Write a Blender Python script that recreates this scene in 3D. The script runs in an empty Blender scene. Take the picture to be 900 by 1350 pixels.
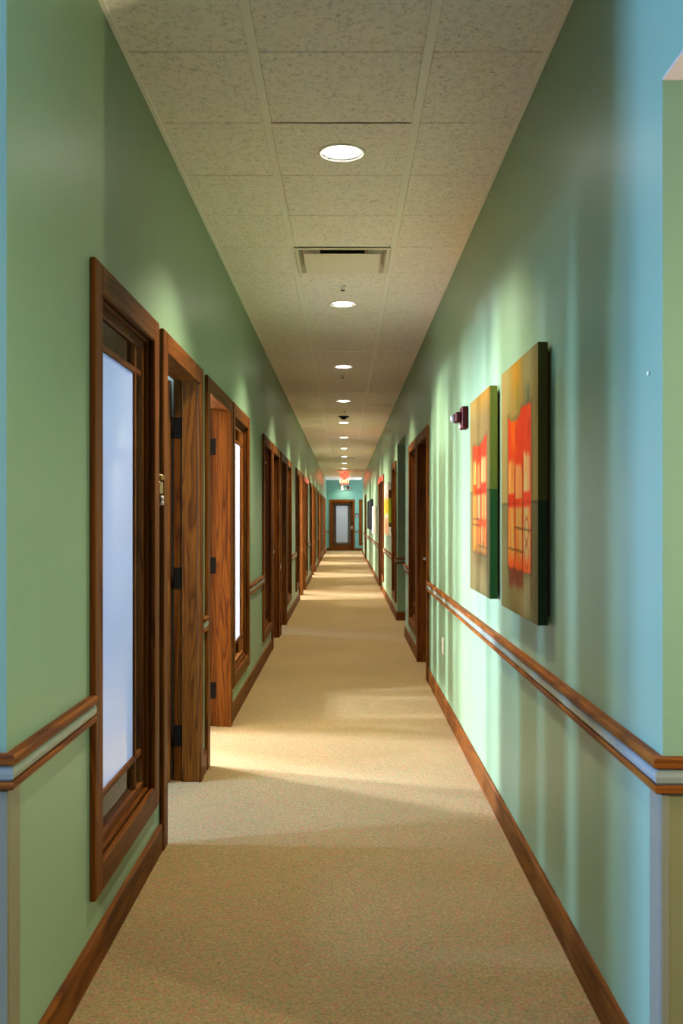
import bpy, bmesh, math, random
import numpy as np
from mathutils import Vector

random.seed(7)
SC = bpy.context.scene
COL = SC.collection

# ------------------------------------------------------------------ camera
HC = 1.385                                  # eye height
cam = bpy.data.cameras.new('camera'); camo = bpy.data.objects.new('camera', cam); COL.objects.link(camo)
camo.location = (0, 0, HC); camo.rotation_euler = (math.pi/2, 0, 0)
cam.sensor_fit = 'VERTICAL'; cam.sensor_height = 36.0; cam.sensor_width = 24.0
cam.lens = 1284/1350*36
cam.shift_x = -4/1350; cam.shift_y = 8/1350
cam.clip_start = 0.05; cam.clip_end = 200
cam.dof.use_dof = True; cam.dof.focus_distance = 7.0; cam.dof.aperture_fstop = 6.3
SC.camera = camo

# ------------------------------------------------------------------ world, exposure
W = bpy.data.worlds.new('sky'); SC.world = W; W.use_nodes = True
bg = W.node_tree.nodes['Background']; bg.inputs[0].default_value = (.62, .76, 1.0, 1); bg.inputs[1].default_value = 1.0
vs = SC.view_settings
vs.view_transform = 'Standard'; vs.look = 'None'; vs.exposure = 0.85; vs.gamma = 1.0; vs.use_curve_mapping = False
SC.cycles.max_bounces = 8; SC.cycles.diffuse_bounces = 5; SC.cycles.caustics_reflective = False
SC.cycles.caustics_refractive = False

# ------------------------------------------------------------------ layout numbers (metres)
XL, XR = -.77, .715                         # corridor faces of the two walls
WT = .13                                    # wall thickness
ZC = 3.005                                  # hung ceiling
ZT = ZC+.09                                 # underside of the slab above it
ZS = 2.37                                   # lower soffit
YL, YR = 2.22, 2.19                         # near corners left / right
YE = 41.3                                   # end wall
XEXT = -4.3                                 # outer wall of the left offices
XRX = 3.1                                   # outer wall on the right
YB = -3.6                                   # wall behind the camera
PER = 6.17; S0 = 2.94                       # left-hand repeat: window door | door window
GROUPS = [S0+PER*k for k in range(6)]
YRE = 38.6                                  # right wall stops, cross passage

# daylight through the office windows: (y centre, width, watts, colour)
def area(name, loc, rot, sx, sy, watts, col, spread=math.pi):
    l = bpy.data.lights.new(name, 'AREA'); l.shape = 'RECTANGLE'; l.size = sx; l.size_y = sy
    l.energy = watts; l.color = col; l.spread = spread
    o = bpy.data.objects.new(name, l); COL.objects.link(o); o.location = loc; o.rotation_euler = rot
    return o
COOL = (.36, .58, 1.0); DAY = (1.0, .97, .93); SOFT = (.72, .86, 1.0)
OFFICE_WIN = []                             # (y0, y1) openings in the outer wall
for k, s in enumerate(GROUPS):
    if k == 0: OFFICE_WIN += [(3.04, 3.36), (4.14, 4.46)]      # the nearest office has two slim windows
    else: OFFICE_WIN.append((s-.1, s+1.4))
    OFFICE_WIN += [(6.48, 6.90), (7.56, 7.98)] if k == 0 else [(s+3.55, s+5.1)]
OFFICE_W = [(185, COOL), (140, COOL), (610, (.82, .86, 1.0)), (610, (.82, .86, 1.0)), (60, COOL), (110, COOL), (450, DAY), (700, DAY), (420, DAY), (700, DAY), (420, DAY), (620, DAY), (420, DAY), (620, DAY)]
for (y0, y1), (w, c) in zip(OFFICE_WIN, OFFICE_W):
    area('office_daylight', (XEXT+.02, (y0+y1)/2, 1.62), (0, -math.pi/2, 0), 1.4, y1-y0-.06, w, c)
area('lobby_daylight', (-3.45, 1.75, 1.05), (0, -math.pi/2, 0), 1.0, .5, 280, (.20, .40, 1.0))
area('end_daylight', (1.95, (YRE+YE)/2, 1.6), (0, math.pi/2, 0), 1.4, 1.6, 60, SOFT)

# ------------------------------------------------------------------ materials
def newmat(name):
    m = bpy.data.materials.new(name); m.use_nodes = True
    nt = m.node_tree; p = nt.nodes['Principled BSDF']
    return m, nt, p
def N(nt, t, **kw):
    n = nt.nodes.new(t)
    for k, v in kw.items():
        if k.startswith('i_'):
            n.inputs[k[2:].replace('_', ' ')].default_value = v
        else: setattr(n, k, v)
    return n
def L(nt, a, b): nt.links.new(a, b)
def ramp(nt, stops, interp='LINEAR'):
    r = N(nt, 'ShaderNodeValToRGB'); cr = r.color_ramp; cr.interpolation = interp
    while len(cr.elements) < len(stops): cr.elements.new(.5)
    for e, (p, c) in zip(cr.elements, stops):
        e.position = p; e.color = (*c, 1) if len(c) == 3 else c
    return r
def bump(nt, p, src, strength, dist=.002):
    b = N(nt, 'ShaderNodeBump'); b.inputs['Strength'].default_value = strength; b.inputs['Distance'].default_value = dist
    L(nt, src, b.inputs['Height']); L(nt, b.outputs[0], p.inputs['Normal'])
def plain(name, col, rough=.5, metal=0., emit=None, estr=0., spec=.5):
    m, nt, p = newmat(name); p.inputs['Base Color'].default_value = (*col, 1)
    p.inputs['Roughness'].default_value = rough; p.inputs['Metallic'].default_value = metal
    p.inputs['Specular IOR Level'].default_value = spec
    # slight wear in the finish so that no surface is perfectly uniform
    tc = N(nt, 'ShaderNodeTexCoord'); n = N(nt, 'ShaderNodeTexNoise'); n.inputs['Scale'].default_value = 30
    L(nt, tc.outputs['Object'], n.inputs['Vector'])
    mr = N(nt, 'ShaderNodeMapRange'); mr.inputs['To Min'].default_value = max(0, rough-.06); mr.inputs['To Max'].default_value = min(1, rough+.06)
    L(nt, n.outputs[0], mr.inputs['Value']); L(nt, mr.outputs[0], p.inputs['Roughness'])
    if emit:
        p.inputs['Emission Color'].default_value = (*emit, 1); p.inputs['Emission Strength'].default_value = estr
    return m
def paint(name, col, rough=.4):
    m, nt, p = newmat(name)
    tc = N(nt, 'ShaderNodeTexCoord')
    n = N(nt, 'ShaderNodeTexNoise'); n.inputs['Scale'].default_value = 1.3; n.inputs['Detail'].default_value = 3
    L(nt, tc.outputs['Object'], n.inputs['Vector'])
    r = ramp(nt, [(.3, tuple(c*.96 for c in col)), (.7, tuple(min(1, c*1.04) for c in col))]); L(nt, n.outputs[0], r.inputs[0])
    L(nt, r.outputs[0], p.inputs['Base Color']); p.inputs['Roughness'].default_value = rough
    f = N(nt, 'ShaderNodeTexNoise'); f.inputs['Scale'].default_value = 190; f.inputs['Detail'].default_value = 2
    L(nt, tc.outputs['Object'], f.inputs['Vector']); bump(nt, p, f.outputs[0], .04, .001)
    return m
def wood(name, axis, tint=(1, 1, 1)):
    m, nt, p = newmat(name)
    tc = N(nt, 'ShaderNodeTexCoord'); oi = N(nt, 'ShaderNodeObjectInfo')
    off = N(nt, 'ShaderNodeVectorMath', operation='SCALE'); off.inputs[0].default_value = (7.3, 9.1, 5.7); L(nt, oi.outputs['Random'], off.inputs['Scale'])
    add = N(nt, 'ShaderNodeVectorMath', operation='ADD'); L(nt, tc.outputs['Object'], add.inputs[0]); L(nt, off.outputs[0], add.inputs[1])
    mp = N(nt, 'ShaderNodeMapping'); L(nt, add.outputs[0], mp.inputs['Vector'])
    s = [1, 1, 1]; s['xyz'.index(axis)] = .07; mp.inputs['Scale'].default_value = s
    mp2 = N(nt, 'ShaderNodeMapping'); L(nt, add.outputs[0], mp2.inputs['Vector'])
    s2 = [1, 1, 1]; s2['xyz'.index(axis)] = .025; mp2.inputs['Scale'].default_value = s2
    # broad growth bands
    nb = N(nt, 'ShaderNodeTexNoise'); nb.inputs['Scale'].default_value = 9; nb.inputs['Detail'].default_value = 2; nb.inputs['Distortion'].default_value = .6
    L(nt, mp.outputs[0], nb.inputs['Vector'])
    mul = N(nt, 'ShaderNodeMath', operation='MULTIPLY'); mul.inputs[1].default_value = 9; L(nt, nb.outputs[0], mul.inputs[0])
    fr = N(nt, 'ShaderNodeMath', operation='FRACT'); L(nt, mul.outputs[0], fr.inputs[0])
    # pores
    nf = N(nt, 'ShaderNodeTexNoise'); nf.inputs['Scale'].default_value = 230; nf.inputs['Detail'].default_value = 3
    L(nt, mp2.outputs[0], nf.inputs['Vector'])
    t = tint
    def c(r, g, b): return (r*t[0], g*t[1], b*t[2])
    r1 = ramp(nt, [(0, c(.064, .0155, .0015)), (.25, c(.12, .034, .003)), (.8, c(.16, .049, .0045)), (1, c(.08, .020, .0018))]); L(nt, fr.outputs[0], r1.inputs[0])
    r2 = ramp(nt, [(.36, (.58, .52, .46)), (.56, (1, 1, 1))]); L(nt, nf.outputs[0], r2.inputs[0])
    mx = N(nt, 'ShaderNodeMix', data_type='RGBA', blend_type='MULTIPLY'); mx.inputs[0].default_value = .75
    L(nt, r1.outputs[0], mx.inputs[6]); L(nt, r2.outputs[0], mx.inputs[7])
    L(nt, mx.outputs[2], p.inputs['Base Color'])
    p.inputs['Roughness'].default_value = .5; p.inputs['Specular IOR Level'].default_value = .09
    bump(nt, p, nf.outputs[0], .08, .0006)
    return m
M = {}
M['paint'] = paint('green_wall_paint', (.182, .288, .165))
M['teal'] = paint('teal_end_wall', (.115, .27, .215))  # tealer tone than the side walls, end wall only
M['taupe'] = paint('taupe_wainscot_paint', (.175, .17, .085), .5)
M['white'] = paint('office_wall_paint', (.42, .38, .31), .6)
for a in 'xyz': M['wood_'+a] = wood('oak_'+a, a)
for a in 'xyz': M['rail_'+a] = wood('rail_oak_'+a, a, (1.3, 1.25, 1.1))
M['insert'] = plain('grey_green_vinyl', (.20, .225, .175), .35)
M['guard'] = plain('taupe_vinyl', (.175, .165, .10), .38)
M['bronze'] = plain('dark_bronze', (.008, .006, .005), .7, .0, spec=.1)
M['brass'] = plain('aged_brass', (.45, .36, .16), .3, .9)
M['steel'] = plain('satin_nickel', (.62, .60, .56), .28, 1.)
M['tbar'] = plain('cream_ceiling_grid', (.92, .82, .76), .5)
M['whitemetal'] = plain('white_enamel', (.84, .75, .64), .4)
M['soffit'] = paint('tan_soffit_paint', (.50, .36, .25), .6)
M['dark'] = plain('dark_opening', (.02, .018, .016), .8)
M['almond'] = plain('almond_plastic', (.80, .76, .66), .35)
M['red'] = plain('alarm_red', (.06, .002, .004), .5, spec=.15)
M['redplate'] = plain('red_header_plate', (.62, .07, .035), .4)
M['lens'] = plain('downlight_lens', (.9, .9, .9), .3, emit=(1, .95, .86), estr=14)
M['exitface'] = plain('exit_sign_face', (.5, .03, .02), .3, emit=(1, .10, .05), estr=1.3)
M['exitletter'] = plain('exit_sign_letters', (.9, .8, .4), .3, emit=(1, .78, .30), estr=2.2)
M['clear_plastic'] = plain('strobe_lens', (.25, .24, .22), .2)
M['shade'] = plain('lamp_shade_linen', (.75, .66, .5), .8)
# clear glass: sees and passes light, mirrors at a slant
def glass():
    m, nt, p = newmat('clear_glass'); nt.nodes.remove(p); out = nt.nodes['Material Output']
    tr = N(nt, 'ShaderNodeBsdfTransparent'); tr.inputs[0].default_value = (.93, .96, .94, 1)
    gl = N(nt, 'ShaderNodeBsdfGlossy'); gl.inputs['Roughness'].default_value = .01
    fr = N(nt, 'ShaderNodeFresnel'); fr.inputs[0].default_value = 1.5
    mx = N(nt, 'ShaderNodeMixShader'); L(nt, fr.outputs[0], mx.inputs[0]); L(nt, tr.outputs[0], mx.inputs[1]); L(nt, gl.outputs[0], mx.inputs[2]); L(nt, mx.outputs[0], out.inputs[0])
    return m
def frosted():
    m, nt, p = newmat('frosted_glass'); nt.nodes.remove(p); out = nt.nodes['Material Output']
    tc = N(nt, 'ShaderNodeTexCoord'); n = N(nt, 'ShaderNodeTexNoise'); n.inputs['Scale'].default_value = 400
    L(nt, tc.outputs['Object'], n.inputs['Vector'])
    r = ramp(nt, [(.3, (.80, .83, .88)), (.7, (.86, .89, .94))]); L(nt, n.outputs[0], r.inputs[0])
    tl = N(nt, 'ShaderNodeBsdfTranslucent'); L(nt, r.outputs[0], tl.inputs[0])
    df = N(nt, 'ShaderNodeBsdfDiffuse'); L(nt, r.outputs[0], df.inputs[0])
    m1 = N(nt, 'ShaderNodeMixShader'); m1.inputs[0].default_value = .38; L(nt, tl.outputs[0], m1.inputs[1]); L(nt, df.outputs[0], m1.inputs[2])
    gl = N(nt, 'ShaderNodeBsdfGlossy'); gl.inputs['Roughness'].default_value = .03
    fr = N(nt, 'ShaderNodeFresnel'); fr.inputs[0].default_value = 1.5
    m2 = N(nt, 'ShaderNodeMixShader'); L(nt, fr.outputs[0], m2.inputs[0]); L(nt, m1.outputs[0], m2.inputs[1]); L(nt, gl.outputs[0], m2.inputs[2]); L(nt, m2.outputs[0], out.inputs[0])
    return m
M['glass'] = glass(); M['frost'] = frosted()
def carpet():
    m, nt, p = newmat('flecked_carpet')
    tc = N(nt, 'ShaderNodeTexCoord')
    n1 = N(nt, 'ShaderNodeTexNoise'); n1.inputs['Scale'].default_value = 105; n1.inputs['Detail'].default_value = 2.5; n1.inputs['Roughness'].default_value = .6
    n2 = N(nt, 'ShaderNodeTexNoise'); n2.inputs['Scale'].default_value = 62; n2.inputs['Detail'].default_value = 2
    n3 = N(nt, 'ShaderNodeTexNoise'); n3.inputs['Scale'].default_value = 380; n3.inputs['Detail'].default_value = 2
    n4 = N(nt, 'ShaderNodeTexNoise'); n4.inputs['Scale'].default_value = 1.4; n4.inputs['Detail'].default_value = 3
    mp = N(nt, 'ShaderNodeMapping'); mp.inputs['Location'].default_value = (3.7, 8.1, 1.3); L(nt, tc.outputs['Object'], mp.inputs[0])
    for n in (n1, n3, n4): L(nt, tc.outputs['Object'], n.inputs['Vector'])
    L(nt, mp.outputs[0], n2.inputs['Vector'])
    r1 = ramp(nt, [(.30, (.12, .088, .022)), (.44, (.24, .165, .048)), (.56, (.29, .192, .058)), (.72, (.39, .275, .095))]); L(nt, n1.outputs[0], r1.inputs[0])
    r2 = ramp(nt, [(.56, (0, 0, 0)), (.64, (1, 1, 1))]); L(nt, n2.outputs[0], r2.inputs[0])
    m1 = N(nt, 'ShaderNodeMix', data_type='RGBA'); L(nt, r2.outputs[0], m1.inputs[0]); L(nt, r1.outputs[0], m1.inputs[6]); m1.inputs[7].default_value = (.34, .135, .065, 1)
    r3 = ramp(nt, [(.30, (1, 1, 1)), (.40, (0, 0, 0))]); L(nt, n2.outputs[0], r3.inputs[0])
    m2 = N(nt, 'ShaderNodeMix', data_type='RGBA'); L(nt, r3.outputs[0], m2.inputs[0]); L(nt, m1.outputs[2], m2.inputs[6]); m2.inputs[7].default_value = (.18, .185, .07, 1)
    r4 = ramp(nt, [(.25, (.70, .70, .70)), (.75, (1.2, 1.2, 1.2))]); L(nt, n3.outputs[0], r4.inputs[0])
    m3 = N(nt, 'ShaderNodeMix', data_type='RGBA', blend_type='MULTIPLY'); m3.inputs[0].default_value = 1; L(nt, m2.outputs[2], m3.inputs[6]); L(nt, r4.outputs[0], m3.inputs[7])
    r5 = ramp(nt, [(.3, (.93, .93, .93)), (.7, (1.05, 1.05, 1.05))]); L(nt, n4.outputs[0], r5.inputs[0])
    m4 = N(nt, 'ShaderNodeMix', data_type='RGBA', blend_type='MULTIPLY'); m4.inputs[0].default_value = 1; L(nt, m3.outputs[2], m4.inputs[6]); L(nt, r5.outputs[0], m4.inputs[7])
    L(nt, m4.outputs[2], p.inputs['Base Color']); p.inputs['Roughness'].default_value = .95; p.inputs['Specular IOR Level'].default_value = .1
    p.inputs['Sheen Weight'].default_value = .15
    ad = N(nt, 'ShaderNodeMath', operation='ADD'); L(nt, n1.outputs[0], ad.inputs[0]); L(nt, n3.outputs[0], ad.inputs[1])
    bump(nt, p, ad.outputs[0], .8, .006)
    return m
M['carpet'] = carpet()
def tilemat():
    m, nt, p = newmat('fissured_ceiling_tile')
    tc = N(nt, 'ShaderNodeTexCoord'); oi = N(nt, 'ShaderNodeObjectInfo')
    sc = N(nt, 'ShaderNodeVectorMath', operation='SCALE'); sc.inputs[0].default_value = (11, 17, 0); L(nt, oi.outputs['Random'], sc.inputs['Scale'])
    ad = N(nt, 'ShaderNodeVectorMath', operation='ADD'); L(nt, tc.outputs['Object'], ad.inputs[0]); L(nt, sc.outputs[0], ad.inputs[1])
    n = N(nt, 'ShaderNodeTexNoise'); n.inputs['Scale'].default_value = 46; n.inputs['Detail'].default_value = 2; n.inputs['Distortion'].default_value = 1.3
    L(nt, ad.outputs[0], n.inputs['Vector'])
    # thin worm lines where the noise crosses its middle
    sb = N(nt, 'ShaderNodeMath', operation='SUBTRACT'); sb.inputs[1].default_value = .5; L(nt, n.outputs[0], sb.inputs[0])
    ab = N(nt, 'ShaderNodeMath', operation='ABSOLUTE'); L(nt, sb.outputs[0], ab.inputs[0])
    rr = ramp(nt, [(.004, (0, 0, 0)), (.035, (1, 1, 1))]); L(nt, ab.outputs[0], rr.inputs[0])
    k = N(nt, 'ShaderNodeTexNoise'); k.inputs['Scale'].default_value = 40; L(nt, ad.outputs[0], k.inputs['Vector'])
    rk = ramp(nt, [(.46, (1, 1, 1)), (.52, (0, 0, 0))]); L(nt, k.outputs[0], rk.inputs[0])
    mxx = N(nt, 'ShaderNodeMath', operation='MAXIMUM'); L(nt, rr.outputs[0], mxx.inputs[0]); L(nt, rk.outputs[0], mxx.inputs[1])
    rc = ramp(nt, [(0, (.52, .44, .39)), (1, (.97, .84, .79))]); L(nt, mxx.outputs[0], rc.inputs[0])
    L(nt, rc.outputs[0], p.inputs['Base Color']); p.inputs['Roughness'].default_value = .95
    p.inputs['Specular IOR Level'].default_value = .1
    bump(nt, p, mxx.outputs[0], .5, .002)
    return m
M['tile'] = tilemat()
def canvasmat():
    m, nt, p = newmat('painted_canvas')
    at = N(nt, 'ShaderNodeVertexColor'); at.layer_name = 'paint'
    L(nt, at.outputs[0], p.inputs['Base Color']); p.inputs['Roughness'].default_value = .8; p.inputs['Specular IOR Level'].default_value = .04
    tc = N(nt, 'ShaderNodeTexCoord'); n = N(nt, 'ShaderNodeTexNoise'); n.inputs['Scale'].default_value = 140; n.inputs['Detail'].default_value = 3
    L(nt, tc.outputs['Object'], n.inputs['Vector']); bump(nt, p, n.outputs[0], .2, .001)
    return m
M['canvas'] = canvasmat()

# ------------------------------------------------------------------ mesh helpers
_cache = {}
def boxmesh(dx, dy, dz, mat, bev):
    key = (round(dx, 4), round(dy, 4), round(dz, 4), mat, bev)
    if key in _cache: return _cache[key]
    bm = bmesh.new(); bmesh.ops.create_cube(bm, size=1)
    for v in bm.verts: v.co = Vector((v.co.x*dx, v.co.y*dy, v.co.z*dz))
    b = min(bev, .3*min(dx, dy, dz))
    if b > 0: bmesh.ops.bevel(bm, geom=bm.edges[:], offset=b, segments=1, affect='EDGES')
    me = bpy.data.meshes.new('box'); bm.to_mesh(me); bm.free(); me.materials.append(M[mat]); _cache[key] = me
    return me
def link(name, me, loc, parent=None):
    o = bpy.data.objects.new(name, me); COL.objects.link(o)
    if parent is not None:
        o.parent = parent; w = Vector((0, 0, 0)); q = parent
        while q is not None: w += q.location; q = q.parent
        o.location = Vector(loc) - w
    else: o.location = loc
    return o
def box(name, x0, x1, y0, y1, z0, z1, mat, parent=None, bev=.002):
    x0, x1 = sorted((x0, x1)); y0, y1 = sorted((y0, y1)); z0, z1 = sorted((z0, z1))
    return link(name, boxmesh(x1-x0, y1-y0, z1-z0, mat, bev), ((x0+x1)/2, (y0+y1)/2, (z0+z1)/2), parent)
def empty(name, loc): 
    o = bpy.data.objects.new(name, None); COL.objects.link(o); o.location = loc; o.empty_display_size = .1; return o
def tag(o, label, cat=None, group=None, kind=None):
    o['label'] = label
    if cat: o['category'] = cat
    if group: o['group'] = group
    if kind: o['kind'] = kind
    return o
def boxes(name, lst, mat, parent=None, bev=0., loc=(0, 0, 0)):
    """several boxes of one wall as one mesh"""
    bm = bmesh.new()
    for (x0, x1, y0, y1, z0, z1) in lst:
        r = bmesh.ops.create_cube(bm, size=1)
        for v in r['verts']:
            v.co = Vector(((x0+x1)/2+v.co.x*(x1-x0), (y0+y1)/2+v.co.y*(y1-y0), (z0+z1)/2+v.co.z*(z1-z0)))-Vector(loc)
    me = bpy.data.meshes.new(name); bm.to_mesh(me); bm.free(); me.materials.append(M[mat])
    return link(name, me, loc, parent)
def lathe(name, prof, loc, mat, parent=None, seg=40, axis='z'):
    """profile of (radius, height) turned about an axis"""
    vs_, fs = [], []
    for (r, h) in prof:
        for i in range(seg):
            a = 2*math.pi*i/seg; c, s = r*math.cos(a), r*math.sin(a)
            vs_.append((c, s, h) if axis == 'z' else ((h, c, s) if axis == 'x' else (c, h, s)))
    for j in range(len(prof)-1):
        for i in range(seg):
            a, b = j*seg+i, j*seg+(i+1) % seg
            fs.append((a, b, b+seg, a+seg))
    if prof[0][0] > 1e-5: fs.append(tuple(range(seg))[::-1]) if name.endswith('lens') or name.endswith('cap') else None
    if prof[-1][0] > 1e-5 and (name.endswith('lens') or name.endswith('cap')): fs.append(tuple((len(prof)-1)*seg+i for i in range(seg)))
    me = bpy.data.meshes.new(name); me.from_pydata(vs_, [], fs); me.materials.append(M[mat])
    bm = bmesh.new(); bm.from_mesh(me); bmesh.ops.remove_doubles(bm, verts=bm.verts[:], dist=1e-6); bmesh.ops.recalc_face_normals(bm, faces=bm.faces[:]); bm.to_mesh(me); bm.free()
    for p in me.polygons: p.use_smooth = len(p.vertices) < 8
    return link(name, me, loc, parent)
def extrude_profile(name, prof, p0, p1, outn, mat, parent=None, m0=0, m1=0):
    """closed profile (n, z) swept from p0 to p1 (xy), n along outn"""
    vs_, fs = [], []; n = len(prof); o = Vector(((p0[0]+p1[0])/2, (p0[1]+p1[1])/2, 0))
    d = Vector((p1[0]-p0[0], p1[1]-p0[1])).normalized()
    for p, k in ((p0, -m0), (p1, m1)):          # m0 / m1: mitred ends run on by the profile's own depth
        for (a, z) in prof: vs_.append(tuple(Vector((p[0]+outn[0]*a+d.x*a*k, p[1]+outn[1]*a+d.y*a*k, z))-o))
    for i in range(n): fs.append((i, (i+1) % n, (i+1) % n+n, i+n))
    fs.append(tuple(range(n))[::-1]); fs.append(tuple(range(n, 2*n)))
    me = bpy.data.meshes.new(name); me.from_pydata(vs_, [], fs); me.materials.append(M[mat])
    bm = bmesh.new(); bm.from_mesh(me); bmesh.ops.recalc_face_normals(bm, faces=bm.faces[:]); bm.to_mesh(me); bm.free()
    return link(name, me, tuple(o), parent)

class Frame:
    """a wall face: u runs along it, n points into the corridor"""
    def __init__(s, o, u, n): s.o, s.u, s.n = Vector(o), Vector(u), Vector(n)
    def pt(s, u, n, z): p = s.o+s.u*u+s.n*n; return (p.x, p.y, z)
    def box(s, name, u0, u1, n0, n1, z0, z1, mat, parent=None, bev=.002):
        a, b = s.pt(u0, n0, z0), s.pt(u1, n1, z1)
        return box(name, a[0], b[0], a[1], b[1], z0, z1, mat, parent, bev)
    @property
    def ax(s): return 'x' if abs(s.u.x) > .5 else 'y'
    @property
    def nx(s): return 'x' if abs(s.n.x) > .5 else 'y'
FL = Frame((XL, 0, 0), (0, 1, 0), (1, 0, 0))
FR = Frame((XR, 0, 0), (0, 1, 0), (-1, 0, 0))
FE = Frame((0, YE, 0), (1, 0, 0), (0, -1, 0))

# ------------------------------------------------------------------ openings
CW, CP = .09, .02          # casing width / how far it stands proud
ZH = 2.175                 # top of the casings
ZB = .225                  # bottom of the window casings
INS = .05                  # wall hole starts this far inside the casing's outer edge
L_WIN, L_DOOR = [], []
for s in GROUPS:
    L_WIN += [(s, s+1.01), (s+3.67, s+4.80)]
    L_DOOR += [(s+1.11, s+2.25), (s+2.42, s+3.60)]
R_WIN = [(9.50, 10.62), (13.36, 14.42), (17.55, 18.62), (33.06, 34.2)]
R_DOOR = [(8.24, 9.46), (18.68, 19.95), (31.8, 33.0)]
R_OPEN = (11.45, 13.20)

def wall_pieces(y0, y1, doors, wins, opens=()):
    """rectangles (y0,y1,z0,z1) that fill a wall around its openings"""
    op = [(a+INS, b-INS, 0., ZH-.04) for a, b in doors]+[(a+INS, b-INS, ZB+.04, ZH-.04) for a, b in wins]+[(a, b, 0., ZS) for a, b in opens]
    op.sort(); out = []; y = y0
    for (a, b, z0, z1) in op:
        out.append((y, a, 0., ZT))
        if z0 > 0: out.append((a, b, 0., z0))
        out.append((a, b, z1, ZT)); y = b
    out.append((y, y1, 0., ZT)); return out

# ------------------------------------------------------------------ structure
fl = box('floor', XEXT-.2, XRX+.15, YB-.15, YE+.3, -.12, 0, 'carpet', bev=0)
tag(fl, 'beige carpet flecked with red and green running the length of the corridor', 'floor', kind='structure')
roof = box('ceiling', XEXT-.2, XRX+.15, YB-.15, YE+.3, ZT, ZT+.14, 'whitemetal', bev=0)
tag(roof, 'cream suspended tile ceiling of the corridor', 'ceiling', kind='structure')

w = boxes('wall_left', [(XL-WT, XL, a, b, z0, z1) for a, b, z0, z1 in wall_pieces(YL, YE, L_DOOR, L_WIN)], 'paint')
tag(w, 'green painted left corridor wall with a row of doors and windows', 'wall', kind='structure')
rp = [(XR, XR+WT, a, b, z0, z1) for a, b, z0, z1 in wall_pieces(YR, YRE, R_DOOR, R_WIN, [R_OPEN])]
w = boxes('wall_right', rp, 'paint'); tag(w, 'green painted right corridor wall hung with canvases', 'wall', kind='structure')
w = boxes('wall_header', [(XR, XR+WT, YB, YR, ZS+.006, ZT)], 'paint'); tag(w, 'blue-lit header wall above the soffit at upper right', 'wall', kind='structure')
w = boxes('wall_lobby_left', [(-3.5, XL-WT, YL, YL+.1, 0, ZT)], 'paint'); tag(w, 'narrow strip of lobby wall at the left picture edge', 'wall', kind='structure')
w = boxes('wall_lobby_right', [(XR+WT, 2.5, YR, YR+.1, 0, ZT)], 'paint'); tag(w, 'lit green lobby wall at the right picture edge', 'wall', kind='structure')
w = boxes('soffit', [(XR, 2.5, YB, YR, ZS, ZS+.006)], 'soffit'); tag(w, 'tan soffit underside at the upper right corner', 'soffit', kind='structure')
# lobby enclosure: window side, back, alcove side
w = boxes('wall_lobby_window', [(-3.6, -3.5, YB, 1.3, 0, ZT), (-3.6, -3.5, 2.1, YL+.1, 0, ZT), (-3.6, -3.5, 1.3, 2.1, 0, .5), (-3.6, -3.5, 1.3, 2.1, 1.6, ZT)], 'paint')
tag(w, 'lobby side wall with the window, outside the picture', 'wall', kind='structure')
w = boxes('wall_back', [(XEXT-.1, XRX, YB-.1, YB, 0, ZT)], 'paint'); tag(w, 'lobby back wall behind the viewpoint', 'wall', kind='structure')
w = boxes('wall_alcove', [(2.5, 2.6, YB, YR+.1, 0, ZT)], 'paint'); tag(w, 'side wall of the lobby alcove, outside the picture', 'wall', kind='structure')
# offices on the left
ex = []; y = YL
for (a, b) in OFFICE_WIN:
    ex.append((XEXT-.12, XEXT, y, a, 0, ZT)); ex.append((XEXT-.12, XEXT, a, b, 0, .88)); ex.append((XEXT-.12, XEXT, a, b, 2.36, ZT)); y = b
ex.append((XEXT-.12, XEXT, y, YE+.1, 0, ZT))
w = boxes('wall_exterior', ex, 'white'); tag(w, 'pale outer wall of the offices seen only through doorways', 'wall', kind='structure')
pt = []
for s in GROUPS:
    pt.append((XEXT, XL-WT, s+2.29, s+2.38, 0, ZT)); pt.append((XEXT, XL-WT, s+5.46, s+5.55, 0, ZT))
pt.append((XEXT, -3.5, YL, YL+.1, 0, ZT))
w = boxes('wall_partitions', pt, 'white'); tag(w, 'pale partitions between the offices beyond the doorways', 'wall', kind='structure')
# rooms on the right
w = boxes('wall_right_rooms', [(XRX, XRX+.1, YB, YE, 0, ZT), (XR+WT, XRX, R_OPEN[0]-.1, R_OPEN[0], 0, ZT), (XR+WT, XRX, YRE-.1, YRE, 0, ZT)], 'white')
tag(w, 'pale walls of the unlit rooms on the right side', 'wall', kind='structure')
w = boxes('wall_passage', [(XR+WT, XRX, R_OPEN[1], R_OPEN[1]+.1, 0, ZT)], 'paint'); tag(w, 'dark green wall of the side passage on the right', 'wall', kind='structure')
w = boxes('passage_soffit', [(XR+WT, XRX, R_OPEN[0], R_OPEN[1], ZS, ZS+.1)], 'whitemetal'); tag(w, 'low soffit over the side passage on the right', 'soffit', kind='structure')
w = boxes('wall_end', [(XL-WT, -.595, YE, YE+.12, 0, ZT), (.385, .665, YE, YE+.12, 0, ZT), (-.595, .385, YE, YE+.12, ZH-.04, ZT), (1.665, 2.1, YE, YE+.12, 0, ZT), (.665, 1.665, YE, YE+.12, 0, ZB+.04), (.665, 1.665, YE, YE+.12, ZH-.04, ZT)], 'teal')
tag(w, 'teal wall closing the far end of the corridor', 'wall', kind='structure')
w = boxes('wall_cross_passage', [(2.0, 2.1, YRE, YE, 0, ZT)], 'white'); tag(w, 'side wall of the cross passage at the far end', 'wall', kind='structure')
w = boxes('wall_behind_end', [(XL-WT, 2.1, YE+.9, YE+1.0, 0, ZT), (XL-WT-.1, XL-WT, YE, YE+1, 0, ZT), (2.1, 2.2, YE, YE+1, 0, ZT)], 'white'); tag(w, 'room wall glimpsed through the glass of the end door', 'wall', kind='structure')
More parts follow.
